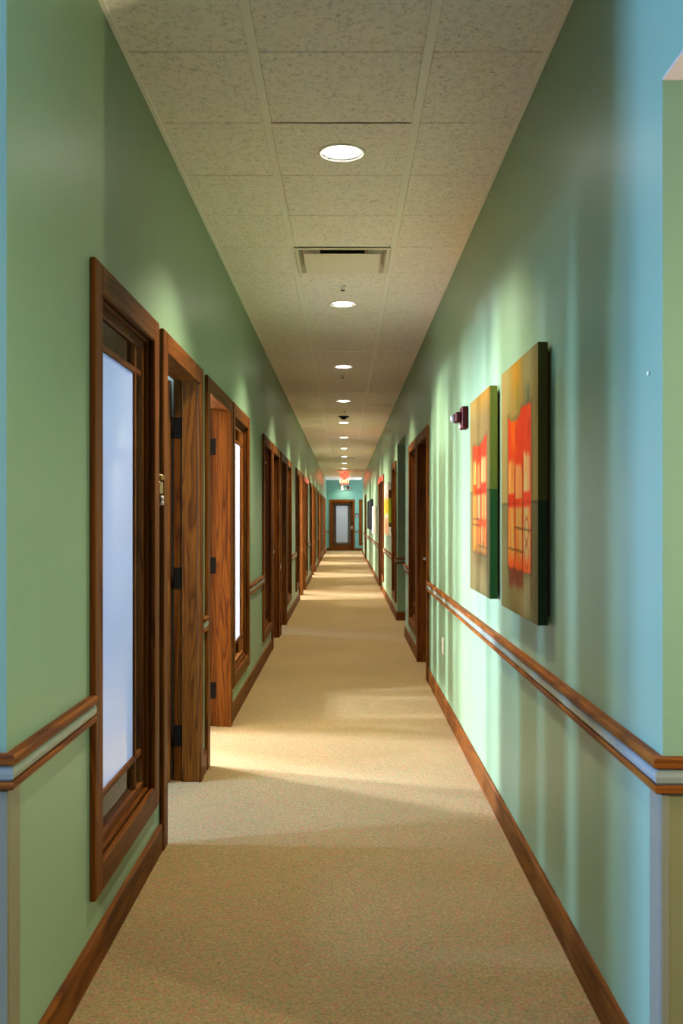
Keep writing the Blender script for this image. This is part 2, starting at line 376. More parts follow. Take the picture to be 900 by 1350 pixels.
box('floor_extension', XL-WT, 2.2, YE+.3, YE+1.0, -.12, 0, 'carpet', fl, 0); box('slab_extension', XL-WT-.1, 2.2, YE+.3, YE+1.0, ZT, ZT+.1, 'whitemetal', roof, 0)

# ceiling grid and tiles, all parts of the ceiling
TP = .6096; TX = (-.317, .292); Y0T = 3.385-6*TP
NT = int((YE-Y0T)/TP)+1
LIGHT_Y = [4.315+5*TP*k for k in range(-1, 13)]
LX = -.012
def near_tile(y): return int((y-Y0T)/TP)
light_rows = {near_tile(y) for y in LIGHT_Y}
VENT_Y = [6.11, 26.2]; vent_rows = {near_tile(y) for y in VENT_Y}
tcache = {}
def holed_tile(dx, dy, cx, cy, r):
    """tile with a round hole for a downlight"""
    key = (round(dx, 3), round(dy, 3), round(cx, 3), round(cy, 3))
    if key in tcache: return tcache[key]
    n = 40; vs_, fs = [], []
    for z in (0, .015):
        for i in range(n):
            a = 2*math.pi*(i+.5)/n; c, s = math.cos(a), math.sin(a)
            vs_.append((cx+r*c, cy+r*s, z))
        for i in range(n):
            a = 2*math.pi*(i+.5)/n; c, s = math.cos(a), math.sin(a)
            tx = ((dx/2 if c > 0 else -dx/2)-cx)/c; ty = ((dy/2 if s > 0 else -dy/2)-cy)/s
            t = min(tx, ty); vs_.append((cx+t*c, cy+t*s, z))
        for sx in (-1, 1):                      # nearest rim vertex goes to each true corner
            for sy in (-1, 1):
                k = min(range(len(vs_)-n, len(vs_)), key=lambda q: (vs_[q][0]-sx*dx/2)**2+(vs_[q][1]-sy*dy/2)**2); vs_[k] = (sx*dx/2, sy*dy/2, z)
    for i in range(n):
        j = (i+1) % n
        fs.append((i, j, n+j, n+i)); fs.append((2*n+i, 3*n+i, 3*n+j, 2*n+j)); fs.append((i, 2*n+i, 2*n+j, j))
    me = bpy.data.meshes.new('ceiling_tile'); me.from_pydata(vs_, [], fs); me.materials.append(M['tile']); 
    bm = bmesh.new(); bm.from_mesh(me); bmesh.ops.recalc_face_normals(bm, faces=bm.faces[:]); bm.to_mesh(me); bm.free()
    tcache[key] = me; return me
xs = [(XL, TX[0]), (TX[0], TX[1]), (TX[1], XR)]
for j in range(NT):
    y0 = Y0T+j*TP; y1 = min(y0+TP, YE)
    if y1-y0 < .1: break
    for c, (x0, x1) in enumerate(xs):
        if c == 1 and j in vent_rows: continue
        a0, a1, b0, b1 = x0+(.004 if c == 0 else .017), x1-(.004 if c == 2 else .017), y0+.0045, y1-.0045
        if c == 1 and j in light_rows:
            ly = min(LIGHT_Y, key=lambda q: abs(q-(y0+y1)/2))
            me = holed_tile(a1-a0, b1-b0, LX-(a0+a1)/2, ly-(b0+b1)/2, .094)
            link('ceiling_tile', me, ((a0+a1)/2, (b0+b1)/2, ZC), roof)
        else:
            box('ceiling_tile', a0, a1, b0, b1, ZC, ZC+.015, 'tile', roof, .003)
    for (x0, x1) in ((XL, TX[0]-.017), (TX[0]+.017, TX[1]-.017), (TX[1]+.017, XR)):
        box('grid_cross_bar', x0, x1, y0-.0045, y0+.0045, ZC+.007, ZC+.02, 'tbar', roof, .001)
for x in TX: box('grid_main_bar', x-.0165, x+.0165, Y0T, YE, ZC+.005, ZC+.02, 'tbar', roof, .001)
box('wall_angle', XL, XL+.02, YL, YE, ZC-.006, ZC, 'tbar', roof, .001)
box('wall_angle', XR-.02, XR, YR, YE, ZC-.006, ZC, 'tbar', roof, .001)
box('wall_angle', XL, XR, YE-.03, YE, ZC-.012, ZC, 'tbar', roof, .001)
box('lobby_slab', -3.5, XL, YB, YL, ZC, ZT, 'tile', roof, 0); box('lobby_slab', XL, XR, YB, Y0T-.01, ZC, ZT, 'tile', roof, 0)

# ------------------------------------------------------------------ windows and doors
def glazed(fr, u0, u1, z0, z1, n0, n1, parent, bw=.105, bz=.12, mw=.022, gn=None):
    """prairie glazing: frosted middle pane, clear border panes, four muntins"""
    gn = (n0+n1)/2 if gn is None else gn
    va, vb = u0+bw, u1-bw; ha, hb = z0+bz, z1-bz*.85
    m = mw/2; wz, wu = 'wood_z', 'wood_'+fr.ax
    for v in (va, vb): fr.box('muntin', v-m, v+m, n0, n1, z0, z1, wz, parent)
    for h in (ha, hb):
        for a, b in ((u0, va-m), (va+m, vb-m), (vb+m, u1)):
            fr.box('muntin', a, b, n0, n1, h-m, h+m, wu, parent)
    us = [(u0, va-m), (va+m, vb-m), (vb+m, u1)]; zs = [(z0, ha-m), (ha+m, hb-m), (hb+m, z1)]
    for i, (a, b) in enumerate(us):
        for k, (c, d) in enumerate(zs):
            mid = i == 1 and k == 1
            o = fr.box('glass_pane', a, b, gn-.003, gn+.003, c, d, 'frost' if mid else 'glass', parent, 0)
            if mid: o['label'] = 'white frosted middle pane'

def window(n, fr, u0, u1, label, group):
    b = fr.pt((u0+u1)/2, 0, ZB); W_ = empty('window_%d' % n, b)
    tag(W_, label, 'window', group, 'structure')
    wz, wu = 'wood_z', 'wood_'+fr.ax
    fr.box('casing', u0, u0+CW, 0, CP, ZB, ZH, wz, W_, .004); fr.box('casing', u1-CW, u1, 0, CP, ZB, ZH, wz, W_, .004)
    fr.box('casing', u0+CW, u1-CW, 0, CP, ZH-CW, ZH, wu, W_, .004); fr.box('casing', u0+CW, u1-CW, 0, CP, ZB, ZB+CW, wu, W_, .004)
    a, c, z0, z1 = u0+CW-.012, u1-CW+.012, ZB+CW-.012, ZH-CW+.012
    # jamb lining fills the hole behind the casing
    fr.box('jamb', u0+INS, a, -WT, 0, ZB+.04, ZH-.04, wz, W_); fr.box('jamb', c, u1-INS, -WT, 0, ZB+.04, ZH-.04, wz, W_)
    fr.box('jamb', a, c, -WT, 0, z1, ZH-.04, wu, W_); fr.box('jamb', a, c, -WT, 0, ZB+.04, z0, wu, W_)
    # stop bead, then the sash behind it
    t = .02
    fr.box('stop_bead', a, a+t, -.022, -.006, z0, z1, wz, W_); fr.box('stop_bead', c-t, c, -.022, -.006, z0, z1, wz, W_)
    fr.box('stop_bead', a+t, c-t, -.022, -.006, z1-t, z1, wu, W_); fr.box('stop_bead', a+t, c-t, -.022, -.006, z0, z0+t, wu, W_)
    s = .045
    fr.box('sash_stile', a, a+s, -.062, -.022, z0, z1, wz, W_); fr.box('sash_stile', c-s, c, -.062, -.022, z0, z1, wz, W_)
    fr.box('sash_rail', a+s, c-s, -.062, -.022, z1-s, z1, wu, W_); fr.box('sash_rail', a+s, c-s, -.062, -.022, z0, z0+s, wu, W_)
    glazed(fr, a+s, c-s, z0+s, z1-s, -.056, -.028, W_, gn=-.040)
    return W_

def leaf(fr, u0, u1, n0, n1, z1, parent, handle_u, hside=1):
    """door leaf of stiles, rails and prairie glazing; handle at handle_u"""
    st, tr, br = .115, .115, .24; wz, wu = 'wood_z', 'wood_'+fr.ax
    z0 = .008; c = fr.pt((u0+u1)/2, (n0+n1)/2, (z0+z1)/2)
    lst = []
    def bb(a, b, c0, c1):
        p, q = fr.pt(a, n0, 0), fr.pt(b, n1, 0)
        lst.append((min(p[0], q[0]), max(p[0], q[0]), min(p[1], q[1]), max(p[1], q[1]), c0, c1))
    bb(u0, u0+st, z0, z1); bb(u1-st, u1, z0, z1); bb(u0+st, u1-st, z1-tr, z1); bb(u0+st, u1-st, z0, z0+br)
    D = boxes('door_leaf', lst, wz, parent, loc=c)
    glazed(fr, u0+st, u1-st, z0+br, z1-tr, n0+.008, n1-.008, D, bw=.10, bz=.085)
    # lever handles on both faces
    for nn, sg in ((n1, 1), (n0, -1)):
        p = fr.pt(handle_u, nn, 1.0); bm = bmesh.new()
        def add(a, b, e, f, g, h):
            pa, pb = fr.pt(a, e, 0), fr.pt(b, f, 0); r = bmesh.ops.create_cube(bm, size=1)
            for v in r['verts']:
                v.co = Vector(((pa[0]+pb[0])/2+v.co.x*abs(pa[0]-pb[0]), (pa[1]+pb[1])/2+v.co.y*abs(pa[1]-pb[1]), (g+h)/2+v.co.z*(h-g)))-Vector(p)
        add(handle_u-.028, handle_u+.028, nn, nn+sg*.008, .90, 1.06)
        add(handle_u-.012, handle_u+.012, nn+sg*.008, nn+sg*.05, .985, 1.01)
        add(handle_u-.012*hside, handle_u-.125*hside, nn+sg*.036, nn+sg*.052, .987, 1.008)
        bmesh.ops.bevel(bm, geom=bm.edges[:], offset=.003, segments=1, affect='EDGES')
        me = bpy.data.meshes.new('lever_handle'); bm.to_mesh(me); bm.free(); me.materials.append(M['steel'])
        link('lever_handle', me, p, D)['label'] = 'satin nickel lever handle'
    return D

def door(n, fr, u0, u1, label, group, state='open'):
    b = fr.pt((u0+u1)/2, 0, 0); D_ = empty('door_%d' % n, b)
    tag(D_, label, 'door', group, 'structure')
    wz, wu = 'wood_z', 'wood_'+fr.ax
    fr.box('casing', u0, u0+CW, 0, CP, 0, ZH, wz, D_, .004); fr.box('casing', u1-CW, u1, 0, CP, 0, ZH, wz, D_, .004)
    fr.box('casing', u0+CW, u1-CW, 0, CP, ZH-CW, ZH, wu, D_, .004)
    a, c, z1 = u0+CW-.012, u1-CW+.012, ZH-CW+.012
    # jamb in two depths: stop board in front, rebate behind it
    for (x0, x1, y0, y1) in ((u0+INS, a, u0+INS, a-.016), (c, u1-INS, c+.016, u1-INS)):
        fr.box('jamb', x0, x1, -.082, 0, 0, ZH-.04, wz, D_); fr.box('jamb', y0, y1, -WT, -.082, 0, ZH-.04, wz, D_)
    fr.box('jamb', a, c, -.082, 0, z1, ZH-.04, wu, D_); fr.box('jamb', a-.016, c+.016, -WT, -.082, z1+.014, ZH-.04, wu, D_)
    lo, hi = a-.016, c+.016
    if state == 'open':
        # leaf swung square into the room, hinged on the far jamb
        f2 = Frame(fr.pt(hi, -WT, 0), tuple(-fr.n), tuple(-fr.u))
        D = leaf(f2, .012, .012+hi-lo-.006, -.0, .044, z1+.008, D_, hi-lo-.055)
        for z in (.24, 1.07, 1.86):
            fr.box('hinge', hi-.004, hi+.001, -WT+.002, -.086, z-.055, z+.055, 'bronze', D_)
            k = lathe('hinge_knuckle_cap', [(.0085, -.055), (.0085, .055)], fr.pt(hi-.003, -WT-.008, z), 'bronze', D_, 10)
    else:
        leaf(fr, lo+.003, hi-.003, -WT+.002, -.086, z1+.008, D_, hi-.06 if state == 'closed_far' else lo+.06, 1 if state == 'closed_far' else -1)
    return D_

ORD = ['first', 'second', 'third', 'fourth', 'fifth', 'sixth', 'seventh', 'eighth', 'ninth', 'tenth', 'eleventh', 'twelfth', 'thirteenth', 'fourteenth', 'fifteenth', 'sixteenth']
LWL = ['near', 'second', 'third', 'fourth', 'fifth', 'sixth', 'seventh', 'eighth', 'ninth', 'tenth', 'eleventh', 'farthest']
wl = {0: 'large nearest oak window with bluish frosted pane on the left wall',
      1: 'oak window with glaring white pane, second along the left wall'}
nw = 0
for i, (a, b) in enumerate(L_WIN):
    nw += 1; window(nw, FL, a, b, wl.get(i, 'narrow oak prairie window, %s along the left wall' % LWL[i]), 'oak windows along the left wall')
dl = {0: 'dark nearest open doorway with black hinges on the left wall', 1: 'open doorway with sunlit orange jamb before the white window, left wall',
      2: 'shaded oak door with lever handle, third along the left wall'}
nd = 0
for i, (a, b) in enumerate(L_DOOR):
    nd += 1; door(nd, FL, a, b, dl.get(i, 'open oak doorway, %s along the left wall' % LWL[i]), 'oak doorways along the left wall', 'closed_far' if i == 2 else 'open')
rl = ['dark oak window just past the nearest right-hand door', 'oak window beyond the side passage on the right wall', 'oak window under the red strip on the right wall', 'farthest oak window on the right wall']
for (a, b), t in zip(R_WIN, rl):
    nw += 1; window(nw, FR, a, b, t, 'oak windows along the right wall')
rl = ['closed dark oak door ending the right-hand chair rail', 'closed oak door under the red strip on the right wall', 'farthest closed oak door on the right wall']
for (a, b), t in zip(R_DOOR, rl):
    nd += 1; door(nd, FR, a, b, t, 'oak doors along the right wall', 'closed_far')
door(nd+1, FE, -.645, .435, 'orange oak glazed door closing the far end of the corridor', None, 'closed_far')
window(nw+1, FE, .615, 1.715, 'narrow slice of oak window right of the end door', None)

# ------------------------------------------------------------------ chair rails, baseboards, corner guards
ZR0, ZR1 = .769, .85
P_TOP = [(0, .826), (.024, .826), (.028, .831), (.028, .845), (.022, .85), (0, .85)]
P_INS = [(0, .788), (.014, .788), (.021, .795), (.023, .807), (.021, .819), (.014, .826), (0, .826)]
P_BOT = [(0, .769), (.019, .769), (.025, .774), (.025, .784), (.021, .788), (0, .788)]
def rail(p0, p1, n, axis, label, group='oak chair rails with grey insert', m0=0, m1=0):
    R_ = empty('chair_rail', ((p0[0]+p1[0])/2, (p0[1]+p1[1])/2, ZR0)); tag(R_, label, 'chair rail', group)
    extrude_profile('top_strip', P_TOP, p0, p1, n, 'rail_'+axis, R_, m0, m1)
    extrude_profile('vinyl_insert', P_INS, p0, p1, n, 'insert', R_, m0, m1)['label'] = 'grey-green bumper strip'
    extrude_profile('bottom_strip', P_BOT, p0, p1, n, 'rail_'+axis, R_, m0, m1)
    return R_
P_BASE = [(0, 0), (.014, 0), (.014, .104), (.009, .115), (0, .115)]
def base(name, p0, p1, n, axis, label):
    o = extrude_profile(name, P_BASE, p0, p1, n, 'wood_'+axis); return tag(o, label, 'baseboard', kind='structure')
def gaps(y0, y1, spans):
    out = []; y = y0
    for a, b in sorted(spans):
        if a-y > .01: out.append((y, a))
        y = max(y, b)
    if y1-y > .01: out.append((y, y1))
    return out
E = .028
ORD = ['first', 'second', 'third', 'fourth', 'fifth', 'sixth', 'seventh', 'eighth', 'ninth', 'tenth', 'eleventh', 'twelfth', 'thirteenth', 'fourteenth', 'fifteenth', 'sixteenth']
lg = [g for g in gaps(YL, YE, L_WIN+L_DOOR) if g[1]-g[0] >= .12]; nrail = -1
for i, (a, b) in enumerate(lg):
    nrail += 1
    t = ('chair rail at the left picture edge, ending at the nearest window' if i == 0 else
         'short chair rail stub between the two nearest left doorways' if a < 5.5 and b-a < .5 else
         'chair rail on the left wall after the glaring white window' if 7 < a < 9 else
         'left wall chair rail piece, %s in the row from the camera' % ORD[nrail])
    rail((XL, a), (XL, b), (1, 0), 'y', t, 'left wall chair rails', m0=1 if i == 0 else 0)
nb = 0
for a, b in gaps(YL, YE, L_DOOR):
    if b-a < .05: continue
    if abs(a-YL) < .001: a -= .014
    nb += 1; base('baseboard_left_%d' % nb, (XL, a), (XL, b), (1, 0), 'y', 'oak baseboard under the nearest left window' if nb == 1 else 'oak baseboard piece on the left wall')
rg = gaps(YR, YRE, R_WIN+R_DOOR+[R_OPEN])
for i, (a, b) in enumerate(rg):
    if b-a < .1: continue
    t = ('long chair rail under the two orange canvases on the right wall' if i == 0 else
         'short chair rail stub before the side passage on the right' if a < 11 else
         'chair rail piece between the side passage and the window beyond' if a < 13.3 else
         'chair rail under the yellow and green canvas on the right wall' if a < 16 else
         'chair rail under the dark and white canvases on the right wall' if a < 25 else 'farthest chair rail piece on the right wall')
    rail((XR, a), (XR, b), (-1, 0), 'y', t, 'right wall chair rails', m0=1 if i == 0 else 0)
nb = 0
for a, b in gaps(YR, YRE, R_DOOR+[R_OPEN]):
    if b-a < .05: continue
    if abs(a-YR) < .001: a -= .014
    nb += 1; base('baseboard_right_%d' % nb, (XR, a), (XR, b), (-1, 0), 'y', 'long oak baseboard under the canvases on the right' if nb == 1 else 'oak baseboard piece on the right wall')
# turns onto the lobby walls, the passage and the end wall
rail((-3.4, YL), (XL, YL), (0, -1), 'x', 'chair rail stub turning onto the lobby wall at far left', 'lobby chair rails', m1=1)
rail((XR, YR), (2.4, YR), (0, -1), 'x', 'chair rail stub turning onto the lobby wall at far right', 'lobby chair rails', m0=1)
rail((XR, R_OPEN[1]), (2.9, R_OPEN[1]), (0, -1), 'x', 'chair rail across the dark side passage wall')
rail((XL+.03, YE), (-.645, YE), (0, -1), 'x', 'tiny chair rail piece left of the end door', 'end wall chair rails')
rail((.435, YE), (.615, YE), (0, -1), 'x', 'tiny chair rail piece right of the end door', 'end wall chair rails')
base('baseboard_lobby_left', (-3.4, YL), (XL, YL), (0, -1), 'x', 'oak baseboard of the lobby wall at left')
base('baseboard_lobby_right', (XR, YR), (2.4, YR), (0, -1), 'x', 'oak baseboard of the lobby wall at right')
base('baseboard_passage', (XR, R_OPEN[1]), (2.9, R_OPEN[1]), (0, -1), 'x', 'oak baseboard of the side passage wall')
base('baseboard_end_left', (XL+.015, YE), (-.645, YE), (0, -1), 'x', 'oak baseboard left of the end door')
base('baseboard_end_right', (.435, YE), (1.9, YE), (0, -1), 'x', 'oak baseboard right of the end door')
# taupe wainscot on the lobby walls and the vinyl guards on both corners
tag(box('trim_1', -3.4, XL-.010, YL-.006, YL, .115, ZR0, 'taupe', bev=0), 'grey wainscot panel below the chair rail at far left', 'wainscot', kind='structure')
tag(box('trim_2', XR+.010, 2.4, YR-.006, YR, .115, ZR0, 'taupe', bev=0), 'olive wainscot panel below the chair rail at far right', 'wainscot', kind='structure')
def guard(x, y, sx, label):
    bm = bmesh.new(); lst = [(x, x-sx*.006, y-.008, y+.075), (x-sx*.006, x+sx*.010, y-.014, y-.006)]
    for (x0, x1, y0, y1) in lst:
        r = bmesh.ops.create_cube(bm, size=1)
        for v in r['verts']: v.co = Vector(((x0+x1)/2+v.co.x*abs(x1-x0)-x, (y0+y1)/2+v.co.y*(y1-y0)-y, .44+v.co.z*.65-.115))
    me = bpy.data.meshes.new('corner_guard'); bm.to_mesh(me); bm.free(); me.materials.append(M['guard'])
    return tag(link('corner_guard', me, (x, y, .115)), label, 'corner guard', 'vinyl corner guards')
guard(XL, YL, -1, 'brownish vinyl corner guard below the rail at left edge')
guard(XR, YR, 1, 'bluish vinyl corner guard below the rail at right edge')

# ------------------------------------------------------------------ canvases
def vnoise(u, v, fu, fv, seed):
    rs = np.random.RandomState(seed); g = rs.rand(64, 64)
    x = u*fu; y = v*fv; xi = np.floor(x).astype(int); yi = np.floor(y).astype(int); fx = x-xi; fy = y-yi
    fx = fx*fx*(3-2*fx); fy = fy*fy*(3-2*fy)
    g00 = g[xi % 64, yi % 64]; g10 = g[(xi+1) % 64, yi % 64]; g01 = g[xi % 64, (yi+1) % 64]; g11 = g[(xi+1) % 64, (yi+1) % 64]
    return (g00*(1-fx)+g10*fx)*(1-fy)+(g01*(1-fx)+g11*fx)*fy
def srgb(h): 
    c = np.array([int(h[i:i+2], 16)/255 for i in (0, 2, 4)]); return np.where(c <= .04045, c/12.92, ((c+.055)/1.055)**2.4)
def ss(a, b, x): t = np.clip((x-a)/(b-a), 0, 1); return t*t*(3-2*t)
def over(col, c, a): return col*(1-a[..., None])+np.asarray(c)*a[..., None]
def band(x, a, b, s): return ss(a-s, a+s, x)*(1-ss(b-s, b+s, x))

def paint_orange(u, v, kind):
    n1 = vnoise(u, v, 5, 4, 3+kind)-.5; n2 = vnoise(u, v, 18, 7, 9+kind)-.5; n3 = vnoise(u, v, 40, 30, 5+kind)-.5; st = vnoise(u, v, 26, 2, 21+kind)-.5
    seam = .44 if kind == 0 else .515
    col = np.zeros(u.shape+(3,))+srgb('a8a06c'); 
    col = over(col, srgb('b7b582'), ss(.0, .6, n1+.3)*.6)
    col = over(col, srgb('8f8a5e'), ss(.5, 1, u)*.6)
    if kind == 0:
        col = over(col, srgb('d2a830'), band(u+n1*.1, .34, .56, .1)*ss(.76, .95, v)*.9)
        col = over(col, srgb('93a23c'), band(u+n2*.1, .40, .52, .05)*band(v, .80, .9, .03)*.7)
        col = over(col, srgb('52705a'), band(u+n2*.1, .70, .80, .04)*band(v+n1*.05, .80, .89, .03)*.8)
        col = over(col, srgb('b9945c'), ss(.2, .0, u)*.4)
    else:
        col = over(col, srgb('caa044'), ss(.84, 1.0, v+n1*.1)*(.4+.6*ss(.2, .6, u)))
        col = over(col, srgb('9a7c58'), band(v, .72, .9, .06)*.45); col = over(col, srgb('6f8a70'), ss(.86, .98, u)*ss(.8, .5, v)*.6)
    low = ss(seam+.004, seam-.004, v)
    col = over(col, srgb('7d7f5c'), low*.9); col = over(col, srgb('9b9878'), low*ss(0, .5, n1+.2)*.6); col = over(col, srgb('5e6a55'), low*ss(.75, 1, u)*.7)
    col = over(col, srgb('c8b896'), low*band(v, .02, .14, .04)*band(u, .3, .8, .15)*.35)
    u0, u1, vt, vm, vb = ((.21, .84, .80, .605, .175) if kind == 0 else (.15, .85, .755, .665, .205))
    top = vt-.03*band(u, u0+.06, u0+.34, .05)+.012*(u-.5)+n3*.012 if kind == 0 else vt+.03*ss(.6, .85, u)-.01*band(u, .3, .6, .1)+n3*.015
    inside = band(u+n3*.006, u0, u1, .006)*ss(vb-.006, vb+.006, v+n2*.02)*ss(top+.006, top-.006, v)
    col = over(col, srgb('5b5238'), band(u, u0-.03, u1+.035, .02)*ss(vb-.03, vb, v)*ss(top+.03, top, v)*.55)
    blk = np.zeros_like(col)+srgb('f0502a'); blk = over(blk, srgb('ff7a22'), ss(-.1, .35, n1+.25*(u0+.18-u)*3))
    blk = over(blk, srgb('d23a24'), ss(.1, .4, n2))
    # pale streaked columns
    cols = [(u0+.02, u0+.19), (u0+.225, u0+.40), (u0+.44, u1-.03)]
    for i, (a, b) in enumerate(cols):
        t0 = vm+(.01, -.015, .012)[i]+n3*.03
        m_ = band(u+n3*.008, a, b, .008)*ss(t0+.01, t0-.012, v)*ss(seam+(.035, .012, .03)[i], seam+(.04, .02, .05)[i], v)
        c_ = srgb(('f6c878', 'f3b47c', 'ded9a0')[i]); blk = over(blk, c_, m_*(.65+.6*(st+.2))); blk = over(blk, srgb('f58a35'), m_*ss(.1, .4, n2)*.7)
        m2 = band(u+n3*.008, a, b, .008)*ss(vb, vb+.01, v)*ss(seam-.01, seam-.03, v)
        blk = over(blk, srgb(('e5c87c', 'dfc07c', 'cfc48c')[i] if kind == 0 else ('d8b468', 'd6d2a0', 'c9c890')[i]), m2*.95); blk = over(blk, srgb('f28a3c'), m2*ss(.0, .4, n2+.1)*.8)
        blk = over(blk, srgb('ff6a1e'), m2*ss(vb+.09, vb+.01, v+n2*.03)*.9*(1 if kind == 0 else .2))
    for a in (u0+.205, u0+.42): blk = over(blk, srgb('6a2416'), band(u+n3*.004, a-.008, a+.008, .005)*ss(vm, vm-.03, v)*.85)
    for (h, a, b) in (((.34, u0+.2, u1), (.25, u0, u0+.42)) if kind == 0 else ((.37, u0, u0+.5), (.34, u0, u0+.4), (.24, u0+.3, u1))):
        blk = over(blk, srgb('3d3520'), band(v+(u-.5)*.02+n3*.006, h-.004, h+.004, .003)*band(u, a, b, .01)*.85)
    cx, cy, rx, ry = (u0+.52, .335, .05, .05) if kind == 0 else (u0+.55, .30, .05, .06)
    for dy in (0, -.10):
        r = np.sqrt(((u-cx)/rx)**2+((v-cy-dy)/ry)**2); blk = over(blk, srgb('a8481e'), band(r, .75, 1.05, .1)*.8)
    if kind == 1: blk = over(blk, srgb('e8502a'), band(v+n3*.02, .335, .375, .012)*ss(.35, .5, u)*.8)
    if kind == 1: blk = over(blk, srgb('7c8a44'), ss(.28, .21, v)*.5)
    col = col*(1-inside[..., None])+blk*inside[..., None]
    col = over(col, srgb('8c2f2a'), band(u+n2*.06, u0, u0+.45, .03)*band(v+n2*.03, vb-.07, vb, .02)*(.75 if kind == 0 else .2))
    col = over(col, srgb('6b4030'), band(u+n2*.02, u1-.02, u1+.03, .015)*band(v, vb-.12, vb+.12, .04)*.5)
    col = over(col, srgb('3c3d2c'), band(v, seam-.006, seam+.002, .004)*(1-inside*.6)*.7)
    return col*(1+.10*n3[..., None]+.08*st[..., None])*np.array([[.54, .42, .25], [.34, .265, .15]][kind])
def paint_bright(u, v, kind):
    n1 = vnoise(u, v, 5, 4, 31)-.5; n2 = vnoise(u, v, 18, 9, 33)-.5
    col = np.zeros(u.shape+(3,))+srgb('ece6d4'); col = over(col, srgb('f2c23a'), band(v+n1*.08, .38, .72, .04)); col = over(col, srgb('e8b088'), ss(.4, .3, v+n2*.06))
    col = over(col, srgb('c98a6a'), band(u+n2*.1, .4, .6, .1)*ss(.35, .2, v)); col = over(col, srgb('d8c0b0'), band(v, .72, .8, .03)*.7)
    return col*(1+.1*n2[..., None])
def paint_dark(u, v, kind):
    n1 = vnoise(u, v, 4, 4, 41)-.5; n2 = vnoise(u, v, 14, 9, 43)-.5
    col = np.zeros(u.shape+(3,))+srgb('2c2f34'); col = over(col, srgb('4a4c52'), band(u+n1*.2, .3, .6, .1)*.8); col = over(col, srgb('1c1d20'), ss(.6, .9, u)*.7)
    return col*(1+.2*n2[..., None])
def paint_white(u, v, kind):
    n1 = vnoise(u, v, 4, 4, 51)-.5; n2 = vnoise(u, v, 14, 9, 53)-.5
    col = np.zeros(u.shape+(3,))+srgb('e6e0d2'); col = over(col, srgb('d8c8b0'), ss(.0, .5, n1+.1)*.4); return col*(1+.04*n2[..., None])

def canvas(name, y0, y1, z0, z1, fn, kind, sidecols, res, label, group, depth=.034, gap=.012):
    """stretched canvas on the right wall: u=0 at the far end"""
    o = empty(name, (XR, (y0+y1)/2, z0)); tag(o, label, 'painting', group)
    xb, xf = XR-gap, XR-gap-depth
    nu, nv = res; U, V = np.meshgrid(np.linspace(0, 1, nu+1), np.linspace(0, 1, nv+1))
    C = np.clip(fn(U, V, kind), 0.003, 1)
    c = Vector((xf, (y0+y1)/2, (z0+z1)/2))
    verts = np.stack([np.zeros_like(U), (y1+(y0-y1)*U)-c.y, (z0+(z1-z0)*V)-c.z], -1).reshape(-1, 3)
    idx = np.arange((nu+1)*(nv+1)).reshape(nv+1, nu+1)
    q = np.stack([idx[:-1, :-1], idx[:-1, 1:], idx[1:, 1:], idx[1:, :-1]], -1).reshape(-1, 4)
    me = bpy.data.meshes.new('painted_face'); me.from_pydata(verts.tolist(), [], q.tolist())
    at = me.color_attributes.new('paint', 'FLOAT_COLOR', 'POINT'); buf = np.ones((len(verts), 4), np.float32); buf[:, :3] = C.reshape(-1, 3); at.data.foreach_set('color', buf.ravel())
    me.materials.append(M['canvas']); f = link('painted_face', me, c, o); f['label'] = 'painted front of the canvas'
    # wrapped edges, stepped by height in the edge colours
    vs_, fs, cc = [], [], []
    zz = [z0+(z1-z0)*t for t, _ in sidecols]+[z1]
    for i, (t, col) in enumerate(sidecols):
        a, b = zz[i], zz[i+1]
        for (ya, yb, n) in ((y0, y0, 1), (y1, y1, -1)):
            k = len(vs_); vs_ += [(xf, ya, a), (xb, ya, a), (xb, ya, b), (xf, ya, b)]; fs.append((k, k+1, k+2, k+3)); cc += [srgb(col)]*4
        k = len(vs_); vs_ += [(xb, y0, a), (xb, y1, a), (xb, y1, b), (xb, y0, b)]; fs.append((k, k+1, k+2, k+3)); cc += [srgb('c8bda0')]*4
    for z, col in ((z0, sidecols[0][1]), (z1, sidecols[-1][1])):
        k = len(vs_); vs_ += [(xf, y0, z), (xb, y0, z), (xb, y1, z), (xf, y1, z)]; fs.append((k, k+1, k+2, k+3)); cc += [srgb(col)]*4
    me = bpy.data.meshes.new('wrapped_edge'); me.from_pydata([tuple(Vector(v)-c) for v in vs_], [], fs)
    at = me.color_attributes.new('paint', 'FLOAT_COLOR', 'POINT')
    buf = np.ones((len(vs_), 4), np.float32); buf[:, :3] = np.array(cc); at.data.foreach_set('color', buf.ravel())
    me.materials.append(M['canvas']); link('wrapped_edge', me, c, o)
    # stretcher bars stand the canvas off the wall
    box('stretcher_bar', xb, XR-.0005, y0+.02, y0+.05, z0+.03, z1-.03, 'wood_z', o, 0); box('stretcher_bar', xb, XR-.0005, y1-.05, y1-.02, z0+.03, z1-.03, 'wood_z', o, 0)
    return o
canvas('abstract_canvas', 3.37, 4.15, 1.013, 1.995, paint_orange, 0, [(0, '25331f'), (.44, '4a431e')], (130, 170), 'nearest tall canvas with a big orange block and dark edge', 'orange abstract canvases')
canvas('abstract_canvas', 4.48, 5.19, 1.013, 1.995, paint_orange, 1, [(0, '2f5a34'), (.515, '6f7a35')], (120, 160), 'second tall orange canvas with a green edge, behind the nearest', 'orange abstract canvases')
canvas('abstract_canvas', 14.78, 16.4, 1.12, 1.93, paint_bright, 0, [(0, 'd8d4c0'), (.16, '3a3a18'), (.24, '8aa020'), (.70, '5a2c1c'), (.86, 'e4e0d0')], (40, 40), 'yellow and cream canvas with green edge beside the red-topped door', 'far canvases on the right wall')
canvas('abstract_canvas', 24.2, 28.6, 1.08, 1.86, paint_dark, 0, [(0, '17181a'), (.6, '101010')], (40, 30), 'wide dark charcoal canvas far along the right wall', 'far canvases on the right wall')
